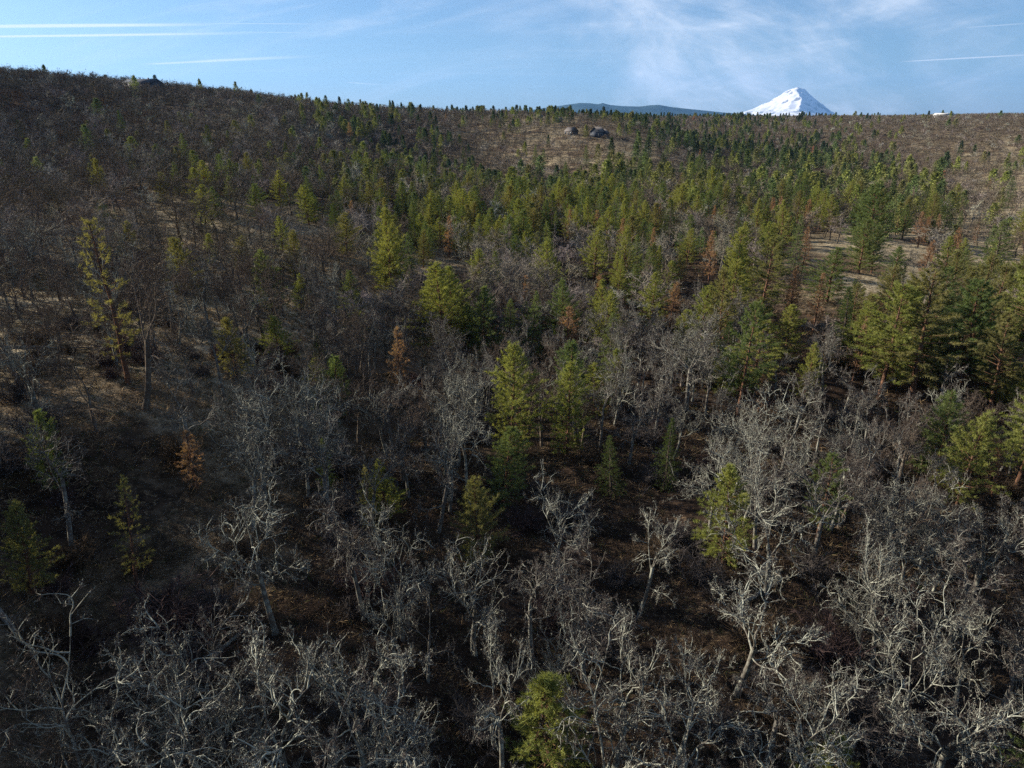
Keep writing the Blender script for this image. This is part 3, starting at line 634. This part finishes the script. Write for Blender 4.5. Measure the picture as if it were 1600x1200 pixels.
# ================================================================ snow peak and far hills
def grid_mesh(name, fn, x0, x1, y0, y1, nx, ny, mat, smooth=False):
    X, Y = np.meshgrid(np.linspace(x0, x1, nx), np.linspace(y0, y1, ny)); Z = fn(X, Y)
    V = np.stack([X.ravel(), Y.ravel(), Z.ravel()], 1); i = np.arange(ny-1)[:, None]*nx; j = np.arange(nx-1)[None]
    me = mesh_from(name, V, np.zeros((0, 3), int), np.stack([i+j, i+j+1, i+nx+j+1, i+nx+j], 2).reshape(-1, 4), mat, None, smooth)
    o = obj(name, me); o['kind'] = 'structure'; return o
def ridged(x, y, s0, oct=5, lac=2.1):
    a, w, t = 0, 1.0, 0
    for k in range(oct): a = a+w*(1-np.abs(vnoise(x*lac**k, y*lac**k, s0+k)*2-1)); t += w; w *= .5
    return a/t
def peak():
    Y0 = 40000.; cx = float(ray(1247, 136)[0])*Y0; top = float(ray(1247, 136)[1])*Y0; m = Y0/1000.  # metres per photo pixel along the ridge, about
    pp = Y0/ (F*(CP+ (600-136)/F*SP))*1.0
    prof_l = [(0, 0), (10, 4), (22, 12), (35, 20), (50, 28), (65, 35), (82, 42), (120, 57), (200, 66), (400, 75)]
    prof_r = [(0, 0), (9, 4.5), (20, 13), (32, 23), (43, 34), (54, 43), (62, 48), (110, 58), (200, 62), (400, 75)]
    vpp = float(ray(1247, 136)[1]-ray(1247, 137)[1])*Y0; hpp = float(ray(1248, 136)[0]-ray(1247, 136)[0])*Y0
    def fn(X, Y):
        va = math.atan2(cx, Y0); sc = hpp*math.cos(va); dx = ((X-cx)*math.cos(va)-(Y-Y0)*math.sin(va))/sc; dy = ((X-cx)*math.sin(va)+(Y-Y0)*math.cos(va))/sc; r = np.hypot(dx, dy)
        g_ = np.clip(r/16, 0, 1); dx = dx+((vnoise(dx*.11+9, dy*.11+3, 71)-.5)*7+(vnoise(dx*.27+9, dy*.27+3, 72)-.5)*1.6)*g_; dy = dy+(vnoise(dx*.12+5, dy*.12+31, 73)-.5)*6*g_; r = np.hypot(dx, dy)
        side = .5+.5*np.clip(dx/(r+1e-6), -1, 1)
        rp = np.maximum.reduce([(-.90*dx-.42*dy)/.90, (.90*dx-.30*dy)/.90, .3*dx+.95*dy, -.3*dx+.95*dy])*.82+r*.18
        dl = np.interp(rp, *zip(*prof_l)); dr = np.interp(rp, *zip(*prof_r)); d = dl*(1-side)+dr*side
        th = np.arctan2(dx, -dy)
        # arete running from the summit towards the viewer and a little right, ribs and gullies around it
        rib = np.exp(-((th+.16)/.20)**2)*2.0*np.clip(r/16, 0, 1)*np.clip(1.5-r/46, 0, 1)
        w = .5+.5*np.cos(th*9+1.3+.25*np.sin(r*.21))
        rough = (ridged(dx*.075+50, dy*.075+20, 20, 4)-.66)*1.3*np.clip(r/22, 0, 1)+(ridged(dx*.045+50, dy*.045+20, 40)-.66)*2.6*np.clip(r/40, 0, 1)
        return top-(d-rib-rough-w*1.3*np.clip(r/14, 0, 1))*vpp
    t = NT('snow_and_rock'); g = t.n('ShaderNodeNewGeometry'); sp = t.n('ShaderNodeSeparateXYZ'); t.l(g.outputs['Normal'], sp.inputs[0]); ps = t.n('ShaderNodeSeparateXYZ'); t.l(g.outputs['Position'], ps.inputs[0])
    n = t.noise(.0016, 6, .68, g.outputs['Position'])
    steep = t.n('ShaderNodeMath', operation='ADD'); t.l(t.mul(sp.outputs[2], -1.0), steep.inputs[0]); t.l(n, steep.inputs[1])
    rock = t.mul(t.ramp(steep.outputs[0], -.20, -.10), .85)
    rock = t.mix(t.mul(t.ramp(t.noise(.0030, 5, .75, g.outputs['Position'], .8), .60, .67), .45), rock, (1, 1, 1))
    low = t.ramp(ps.outputs[2], float(ray(1200, 180)[1])*Y0, float(ray(1200, 166)[1])*Y0)
    lowm = t.mul(t.ramp(n, .50, .60), t.mix(low, (1., 1, 1), (0., 0, 0)))
    c = t.mix(rock, (.56, .57, .60), (.10, .10, .11)); c = t.mix(lowm, c, (.10, .12, .13))
    grid_mesh('snowy_mountain', fn, cx-9000, cx+9000, Y0-9000, Y0+6000, 420, 330, t.done(t.diffuse(c)))
peak()
def hills(name, Y0, pts, depth, seed, col):
    us = [p[0] for p in pts]; xs = [float(ray(u, v)[0])*Y0 for u, v in pts]; zs = [float(ray(u, v)[1])*Y0 for u, v in pts]
    def fn(X, Y):
        base = np.interp(X*Y0/np.maximum(Y, 1), xs, zs); k = np.clip((Y-Y0)/depth, -1, 1)
        n = (ridged(X/1300, Y/1300, seed)-.5)*.35*(1-k**2*.0)
        return -90+(base+90)*np.cos(k*math.pi/2)**1.2*(1+n*np.abs(k)*1.2)
    t = NT(name+'_forest'); g = t.n('ShaderNodeNewGeometry')
    c = t.mix(t.ramp(t.noise(.002, 5, .65, g.outputs['Position']), .4, .62), col, tuple(q*1.5 for q in col))
    return grid_mesh(name, fn, min(xs)*1.15-3000, max(xs)*1.15+3000, Y0-depth, Y0+depth, 260, 90, t.done(t.diffuse(c)))
hills('far_hills', 21000., [(700, 182), (830, 172), (862, 167), (885, 164), (905, 161.5), (922, 161.5), (935, 163), (942, 161), (952, 164), (975, 166), (1000, 166.5), (1015, 164.5), (1030, 164), (1050, 168), (1090, 171.5), (1130, 176), (1180, 180), (1250, 186), (1800, 192)], 3500, 60, (.022, .036, .034))
# ================================================================ houses
M_ROOFM = plain('dark_metal_roof', (.060, .068, .082), .85, 0); M_ROOFG = plain('grey_shingle', (.11, .10, .095), .8); M_TIMBER = plain('dark_timber', (.055, .045, .04), .8)
M_STUCCO = plain('brown_siding', (.075, .062, .052), .7); M_WHITE = plain('white_siding', (.50, .50, .48), .6); M_SLATE = plain('blue_grey_siding', (.05, .058, .072), .6)
GL = NT('window_glass'); _p = GL.n('ShaderNodeBsdfPrincipled'); _p.inputs['Base Color'].default_value = (.02, .03, .04, 1); _p.inputs['Roughness'].default_value = .08; M_GLASS = GL.done(_p.outputs[0])
def house(name, label, cat, u, v, y, w, dp, wh, rh, rot, mw, mr, wins, group=None, wing=None):
    rx, rz = ray(u, v); x = float(rx)*y; z = float(height(x, y))
    e = bpy.data.objects.new(name, None); COL.objects.link(e); e.location = (x, y, z); e.rotation_euler = (0, 0, R(rot)); e['label'] = label; e['category'] = cat
    if group: e['group'] = group
    def part(nm, mb, mat, par=e): return obj(nm, MBmesh(mb, nm, mat), par)
    def block(x0, x1, y0, y1, wh, rh, ov=.5):
        m = MB(); m.box(x0, x1, y0, y1, -2.0, wh)
        c = (y0+y1)/2; m.add([(x0, y0, wh), (x0, y1, wh), (x0, c, wh+rh-.1)], np.array([[0, 1, 2]])); m.add([(x1, y0, wh), (x1, y1, wh), (x1, c, wh+rh-.1)], np.array([[0, 2, 1]]))
        part('wall', m, mw)
        r = MB(); s = rh/((y1-y0)/2); th = .22
        for sg, ye in ((-1, y0-ov), (1, y1+ov)):
            zb = wh-ov*s+.03; zt = wh+rh+.03
            P = [(x0-ov, ye, zb), (x1+ov, ye, zb), (x1+ov, c, zt), (x0-ov, c, zt)]; r.add(P+[(a, b, q+th) for a, b, q in P], np.array([[0, 1, 2, 3], [4, 7, 6, 5], [0, 4, 5, 1], [1, 5, 6, 2], [2, 6, 7, 3], [3, 7, 4, 0]]))
        return part('roof', r, mr)
    rf = block(-w/2, w/2, -dp/2, dp/2, wh, rh)
    m = MB(); m.box(w*.18, w*.18+.8, .3, 1.1, wh+rh*.3, wh+rh+1.1); part('chimney', m, mw, rf)
    if wing: block(*wing)
    for k, (wx, ww, z0, z1) in enumerate(wins):
        m = MB(); m.box(wx-ww/2-.1, wx+ww/2+.1, -dp/2-.09, -dp/2-.003, z0-.1, z1+.1); f = part('door' if z0 < .3 else 'window', m, M_WHITE if mw is not M_WHITE else M_TIMBER)
        m = MB(); m.box(wx-ww/2, wx+ww/2, -dp/2-.12, -dp/2-.092, z0, z1); part('pane', m, M_GLASS, f)
    return e
house('ridge_house', 'long dark metal-roofed house on the wooded ridge crest', 'house', 222, 126, 548, 25, 12, 6.4, 2.6, -14, M_SLATE, M_ROOFM, [(-9, 2.2, 1.2, 3), (-4, 2.2, 1.2, 3), (1, 1.2, .1, 2.3), (5, 2.4, 1.2, 3), (10, 2.0, 1.2, 3)])
G = 'houses on the bare knoll'
house('knoll_house', 'largest dark two-roofed house on the bare knoll', 'house', 934, 200, 690, 14, 9, 4.4, 4.0, 58, M_SLATE, M_ROOFG, [(-6, 2.4, 1, 3), (-2, 2.4, 1, 3), (2, 1.2, .1, 2.3), (6, 2.4, 1, 3)], G, (5.5, 11, -7, 2, 3.4, 3.2))
house('knoll_house', 'grey-roofed house beside the largest one on the knoll', 'house', 893, 197, 700, 11, 8, 3.4, 3.4, -55, M_STUCCO, M_ROOFG, [(-4, 2, 1, 2.6), (0, 1.1, .1, 2.3), (4, 2, 1, 2.6)], G)
house('knoll_house', 'small pale house highest on the knoll near dark firs', 'house', 872, 186, 800, 8, 7, 3.0, 1.8, 8, M_STUCCO, M_ROOFG, [(-2.4, 1.6, 1, 2.4), (2.4, 1.6, 1, 2.4)], G)
house('knoll_house', 'tiny pale cabin alone on the knoll crest', 'cabin', 843, 182, 830, 6, 5, 3.0, 1.8, 15, M_STUCCO, M_ROOFG, [(-1.6, 1.4, 1, 2.4), (1.6, 1.1, .1, 2.2)], G)
house('plateau_house', 'long low white building on the plateau rim', 'building', 1474, 184, 1330, 34, 10, 6.2, 1.8, 4, M_WHITE, M_WHITE, [(-12, 3, 1, 3), (-4, 3, 1, 3), (4, 3, 1, 3), (12, 3, 1, 3)])
# ================================================================ trees that stand as objects
LIB = {}
def variants():
    for i, hue in enumerate(['pale']*6+['grey']*5+['brown']*4):
        low = (.28, .40, .45, .32, .36)[i % 5]
        LIB.setdefault('oak:'+hue, []).append((*oak_mesh(100+i, hue, H=10.5, spread=(1.0, .85, 1.2)[i % 3], cut=((7, 6, 5, 5), (6, 6, 6, 5), (7, 5, 6, 5))[i % 3], low=low, lean=(0, .12, -.08)[i % 3]), 10.5))
    LIB['oak:leaning'] = [(*oak_mesh(171, 'brown', H=14, spread=.9, cut=(6, 5, 4, 4), low=.42, lean=.28), 14.)]
    for style, hues, H, det, n in (('young', ('yellow-green', 'mid green', 'olive'), 10., (16, 1.25, .28, .042), 3), ('open', ('yellow-green', 'olive', 'mid green'), 17., (15, 1.35, .36, .058), 3),
                                   ('fir', ('dark green', 'mid green'), 13., (12, 1.0, .25, .050), 2), ('dead', ('orange-brown',), 9., (14, 1.3, .26, .045), 3), ('thin', ('olive',), 12., (13, .8, .27, .040), 1)):
        for hi, hue in enumerate(hues):
            for k in range(n):
                tr, br, nd = conifer(700+hi*31+k*7+len(style), H, style, det)
                V, T, Q = nd.arrays(); cm = mesh_from('pine_crown', V, T, Q, M_LEAF[hue])
                bark = M_PBARK if style in ('open', 'young', 'dead', 'thin') else M_FBARK
                LIB.setdefault({'young': 'pine'}.get(style, style)+':'+hue, []).append((MBmesh(tr, 'pine_trunk', bark, True), cm, H, MBmesh(br, 'pine_branches', bark)))
variants()
print('library', round(time.time()-_T0, 1), {k: [len(v[1].polygons) for v in L] for k, L in LIB.items()})
KIND = {'oak': ('bare_oak', 'oak tree', 'bare oaks on the hillside'), 'pine': ('pine_tree', 'pine tree', 'green pines on the hillside'), 'open': ('pine_tree', 'pine tree', 'green pines on the hillside'),
        'fir': ('fir_tree', 'fir tree', 'firs on the hillside'), 'dead': ('dead_pine', 'dead pine', 'dead orange pines')}
marks = [t for t in trees if t['key']]
def relation(t, m):
    dx, dy = t['uc']-m['uc'], t['vc']-m['vc']; a = math.degrees(math.atan2(-dy, dx)) % 360
    return ['right of', 'behind and right of', 'just behind', 'behind and left of', 'left of', 'in front and left of', 'just in front of', 'in front and right of'][int(((a+22.5) % 360)//45)]
ORD = ['', 'second ', 'third ', 'fourth ', 'fifth ', 'sixth ', 'seventh ', 'eighth ', 'ninth ', 'tenth ', 'eleventh ', 'twelfth '] + ['%dth ' % k for k in range(13, 60)]
def name_them(solo):
    cells = {}
    for t in solo:
        if t['key']: t['label'] = t['key'][0]+', '+t['key'][1]; continue
        m = min(marks, key=lambda q: (q['uc']-t['uc'])**2+((q['vc']-t['vc'])*1.3)**2); dist = math.hypot(m['uc']-t['uc'], m['vc']-t['vc'])
        sz = 'small' if t['h'] < (8.0 if t['kind'] == 'oak' else 9) else 'tall' if t['h'] > (9.6 if t['kind'] == 'oak' else 12) else 'middling'
        look = {'oak': {'pale': 'pale bare', 'grey': 'grey bare', 'brown': 'brown bare'}.get(t['hue'], 'bare')+' oak', 'pine': t['hue']+' pine', 'open': 'airy '+t['hue']+' pine', 'fir': t['hue']+' fir', 'dead': 'rusty dead pine', 'brush': t['hue']+' shrub'}[t['kind']]
        cells.setdefault((sz+' '+look, m['key'][0], relation(t, m)), []).append((dist, id(t), t))
    for (look, ph, rel), L in cells.items():
        L.sort(key=lambda q: q[:2])
        for k, (_, _, t) in enumerate(L): t['label'] = f'{ORD[k]}{look} {rel} the {ph}'
brush = []
for x, y in zip(*lots(4.6, 22, 105, 9)):
    z = float(height(x, y)); u, v = project(x, y, z); r = random.Random(int(x*31+y*77))
    hole = float(table(COVER, u, v)) < .75
    if r.random() < (.5 if hole else .34) and -40 < u < 1640 and v < 1300:
        brush.append(dict(kind='brush', hue=r.choice(['reddish', 'grey', 'grey', 'tawny']), x=float(x), y=float(y), z=z, h=r.uniform(1.2, 3.2), w=r.uniform(.9, 1.6), key=None))
for u, v, hue, h in ((250, 985, 'reddish', 3.0), (300, 1000, 'reddish', 2.4), (140, 1010, 'reddish', 2.2), (330, 960, 'grey', 2.0), (285, 1080, 'reddish', 2.2), (1240, 1080, 'grey', 2.2), (1330, 1130, 'grey', 2.4), (1270, 1090, 'tawny', 2.0), (90, 925, 'reddish', 1.4), (60, 1010, 'tawny', 1.6)):
    x, y, z = hit(u, v); brush.append(dict(kind='brush', hue=hue, x=x, y=y, z=z, h=h, w=1.5, key=None))
for t in brush:
    u, v = project(t['x'], t['y'], t['z']+t['h']*.5); t['uc'], t['vc'] = float(u), float(v); t['size'] = t['h']/t['y']
brush = [t for t in brush if t['vc'] < 1190 and 0 < t['uc'] < 1600]; brush.sort(key=lambda t: -t['size']); brush = brush[:290]
def brush_mesh(seed, mat):
    r = np.random.default_rng(seed); m = MB(); n = 26; P, D = [], []
    for k in range(n):
        a, el, ln = r.uniform(0, 6.28), r.uniform(.6, 1.5), r.uniform(.6, 1.05); p = np.array([r.normal()*.12, r.normal()*.12, -.05]); d = np.array([math.cos(a)*math.cos(el), math.sin(a)*math.cos(el), math.sin(el)])
        for s in range(3):
            q = p+d*ln/3; m.segs([p], [q], .016*(1-s*.28), .016*(.72-s*.25), 3); P += [p+(q-p)*u for u in r.uniform(0, 1, 14)]; D += [d]*14; p = q; d = unit(d+r.normal(size=3)*.25)
    P, D = np.array(P), np.array(D); P = np.repeat(P, 2, 0); D = np.repeat(D, 2, 0); E = D*.6+r.normal(size=P.shape)*.6; m.spikes(P, P+E*r.uniform(.12, .32, len(P))[:, None], .012, r)
    return MBmesh(m, 'shrub_twigs', mat)
LIBB = {k: [brush_mesh(40+i, M) for i in range(3)] for k, M in M_BRUSH.items()}
solo = [t for t in trees if t.get('solo')]; name_them(solo); name_them(brush)
for n, t in enumerate(sorted(solo, key=lambda t: -t['size'])):
    r = random.Random(n*7+1); nm, cat, grp = KIND[t['kind']]
    ph = t['key'][0] if t['key'] else ''
    key = t['kind']+':'+t['hue']
    if t['kind'] == 'oak' and not t['key']: pass
    if ph == 'leaning forked oak': key = 'oak:leaning'
    if ph in ('tall see-through pine', 'thin olive pine', 'dim shaded pine'): key = 'thin:olive'
    L = LIB[key]; lib = L[r.randrange(len(L))]
    e = bpy.data.objects.new(nm, None); COL.objects.link(e); e.empty_display_size = .5
    s = t['h']/lib[2]; e.location = (t['x'], t['y'], t['z']); k = s*t['w'] if t['kind'] != 'oak' else s*t['w']*.80 if t['key'] else s**.6*t['w']*.68
    e.scale = (k*r.uniform(.92, 1.08), k, s); e.rotation_euler = (r.uniform(-.08, .08), r.uniform(-.08, .08), r.uniform(0, 6.28) if ph != 'leaning forked oak' else -.2)
    e['label'] = t['label']; e['category'] = cat; e['group'] = grp
    if t['key'] and not t['kind'] in ('oak',): del e['group']
    obj('trunk', lib[0], e); obj('crown', lib[1], e)
    if len(lib) > 3: obj('branches', lib[3], e)
for n, t in enumerate(brush):
    r = random.Random(n+5); o = obj('shrub', LIBB[t['hue']][r.randrange(3)]); o.location = (t['x'], t['y'], t['z']-.05); o.rotation_euler = (0, 0, r.uniform(0, 6.28)); s = t['h']; o.scale = (s*t['w'], s*t['w'], s)
    o['label'] = t['label']; o['category'] = 'shrub'; o['group'] = 'leafless shrubs under the oaks'
# fallen trunks
FALL = [(75, 545, 9, 'pale fallen trunk across the tan patch by the stout oak', .2), (355, 1010, 6, 'dark fallen log lying in the bare hollow', 1.1), (1185, 930, 7, 'fallen log in black shade beside the plump pine', .7),
        (30, 1000, 5, 'short fallen log low on the dark hollow slope', -.6), (560, 640, 7, 'fallen trunk on brown litter below the pinkish dead pine', .35)]
for n, (u, v, ln, lab, rot) in enumerate(FALL):
    x, y, z = hit(u, v); r = np.random.default_rng(n+3); m = MB(); n_ = 8; xs = np.linspace(-ln/2, ln/2, n_); c, s = math.cos(rot), math.sin(rot)
    P = np.stack([xs*c, xs*s, height(x+xs*c, y+xs*s)-z+.16], 1)+r.normal(size=(n_, 3))*.04; m.tube(P, np.linspace(.20, .07, n_), 8)
    for k in range(7):
        p = P[2+k % 5]; d = unit(r.normal(size=3)+np.array([0, 0, .8])); m.segs([p], [p+d*r.uniform(.6, 1.6)], .04, .012, 4)
    o = obj('fallen_log', MBmesh(m, 'fallen_log', M_OAKT['grey'])); o.location = (x, y, z); o['label'] = lab; o['category'] = 'log'; o['group'] = 'fallen logs'
print('objects', round(time.time()-_T0, 1), len(bpy.data.objects))
# ================================================================ the rest of the woods, one mass per kind
OC = {'pale': (.27, .265, .22), 'grey': (.20, .178, .15), 'brown': (.116, .096, .074)}
LC = {'yellow-green': (.195, .215, .066), 'mid green': (.115, .150, .062), 'dark green': (.060, .085, .045), 'orange-brown': (.34, .19, .11), 'olive': (.165, .168, .070)}
def masses():
    tiers = [130, 240, 430, 850, 1e9]
    of, cf = {}, {}
    for k in range(5):
        ntw, ln, w, nv = [(4200, .50, .032, 4), (1150, .85, .050, 5), (480, 1.0, .10, 6), (190, 1.35, .22, 6), (80, 1.6, .42, 6)][k]
        of[k] = [oak_far(300+k*20+i, ntw, ln, w) for i in range(nv)]
        nn, dens, nl, nw = [(8, .8, .34, .075), (5, .55, .48, .14), (3, .38, .75, .26), (2, .24, 1.05, .42), (2, .18, 1.25, .55)][k]
        for st in ('young', 'open', 'fir', 'dead'):
            cf[k, st] = []
            for i in range(3):
                tr, br, nd = conifer(900+k*40+i*5+len(st), {'young': 10, 'open': 17, 'fir': 13, 'dead': 9}[st], st, (nn, dens, nl, nw)); cf[k, st].append((tr.arrays(), nd.arrays()))
    acc = {'oak': [], 'pine': [], 'fir': [], 'dead': []}
    for n, t in enumerate(trees):
        if t.get('solo'): continue
        r = random.Random(n*13+5); k = next(i for i, q in enumerate(tiers) if t['d'] < q)
        a = r.uniform(0, 6.28); j = r.uniform(.82, 1.18)
        if t['kind'] == 'oak':
            V, T, Q, (cv, ct, cq) = r.choice(of[k]); H = 10.5; parts = []
            if k < 4: parts.append((V, T, Q if k < 3 else Q[::2], tuple(c*.8 for c in OC[t['hue']])))
            parts.append((cv, ct, cq, OC[t['hue']])); kk = 'oak'; sx = (t['h']/H)**.6*t['w']
        else:
            st = {'pine': 'young'}.get(t['kind'], t['kind']); (V, T, Q), (cv, ct, cq) = r.choice(cf[k, st]); H = {'young': 10, 'open': 17, 'fir': 13, 'dead': 9}[st]
            parts = [(V, T, Q, (.14, .085, .06)), (cv, ct, cq, LC[t['hue']])] if k < 3 else [(cv, ct, cq, LC[t['hue']])]; kk = {'open': 'pine'}.get(t['kind'], t['kind']); sx = t['h']/H*t['w']
        s = t['h']/H; c, sn = math.cos(a), math.sin(a)
        for V, T, Q, col in parts:
            W = np.empty_like(V); W[:, 0] = (V[:, 0]*c-V[:, 1]*sn)*sx+t['x']; W[:, 1] = (V[:, 0]*sn+V[:, 1]*c)*sx+t['y']; W[:, 2] = V[:, 2]*s+t['z']
            acc[kk].append((W.astype(np.float32), T, Q, np.array(col)*j*np.array([1, r.uniform(.93, 1.06), r.uniform(.9, 1.1)])))
    for kk, nm in (('oak', 'oak_woods'), ('pine', 'pine_woods'), ('fir', 'fir_woods'), ('dead', 'dead_pine_woods')):
        L = acc[kk]; off = np.cumsum([0]+[len(a[0]) for a in L])
        V = np.concatenate([a[0] for a in L]); T = np.concatenate([a[1]+o for a, o in zip(L, off)]); Q = np.concatenate([a[2]+o for a, o in zip(L, off)])
        print(kk, len(L)); C = np.repeat(np.array([a[3] for a in L]), [len(a[0]) for a in L], axis=0)
        print(nm, len(V), len(T), len(Q))
        o = obj(nm, mesh_from(nm, V, T, Q, M_TW if kk == 'oak' else M_TL, C)); o['kind'] = 'stuff'
masses()
# low growth, dead leaves and sticks on the ground
def undergrowth():
    r = np.random.default_rng(77); n = 150000; d = 20*np.exp(r.uniform(0, math.log(11), n)); a = r.uniform(-.78, .78, n); x, y = d*np.sin(a), d*np.cos(a)
    k = clump(x*4, y*4) > .34; x, y, d = x[k], y[k], d[k]; z = height(x, y); n = len(x); m = 7
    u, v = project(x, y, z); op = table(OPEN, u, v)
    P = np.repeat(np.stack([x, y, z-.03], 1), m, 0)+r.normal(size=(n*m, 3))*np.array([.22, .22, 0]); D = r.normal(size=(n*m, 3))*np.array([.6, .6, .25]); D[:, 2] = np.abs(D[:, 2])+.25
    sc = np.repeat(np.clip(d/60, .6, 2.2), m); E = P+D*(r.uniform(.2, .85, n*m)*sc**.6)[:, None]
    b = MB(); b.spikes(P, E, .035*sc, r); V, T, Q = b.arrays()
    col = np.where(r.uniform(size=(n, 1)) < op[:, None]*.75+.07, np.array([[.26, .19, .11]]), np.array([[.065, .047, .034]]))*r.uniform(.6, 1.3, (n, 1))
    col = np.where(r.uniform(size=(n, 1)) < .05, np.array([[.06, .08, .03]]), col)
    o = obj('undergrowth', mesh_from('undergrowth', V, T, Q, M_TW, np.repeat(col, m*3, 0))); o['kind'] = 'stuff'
undergrowth()
# ================================================================ air
def haze(density):
    m = MB(); m.box(-32000, 45000, -400, 52000, -112, 3200); t = NT('thin_air'); v = t.n('ShaderNodeVolumePrincipled')
    v.inputs['Color'].default_value = (.22, .50, 1, 1); v.inputs['Density'].default_value = density; v.inputs['Anisotropy'].default_value = .2
    for k in ('Density Attribute', 'Color Attribute', 'Temperature Attribute'):
        if k in v.inputs: v.inputs[k].default_value = ''
    t.l(v.outputs[0], t.out.inputs['Volume']); o = obj('haze', MBmesh(m, 'haze', t.m)); o['kind'] = 'stuff'
haze(1.5e-5)
print('done', round(time.time()-_T0, 1))
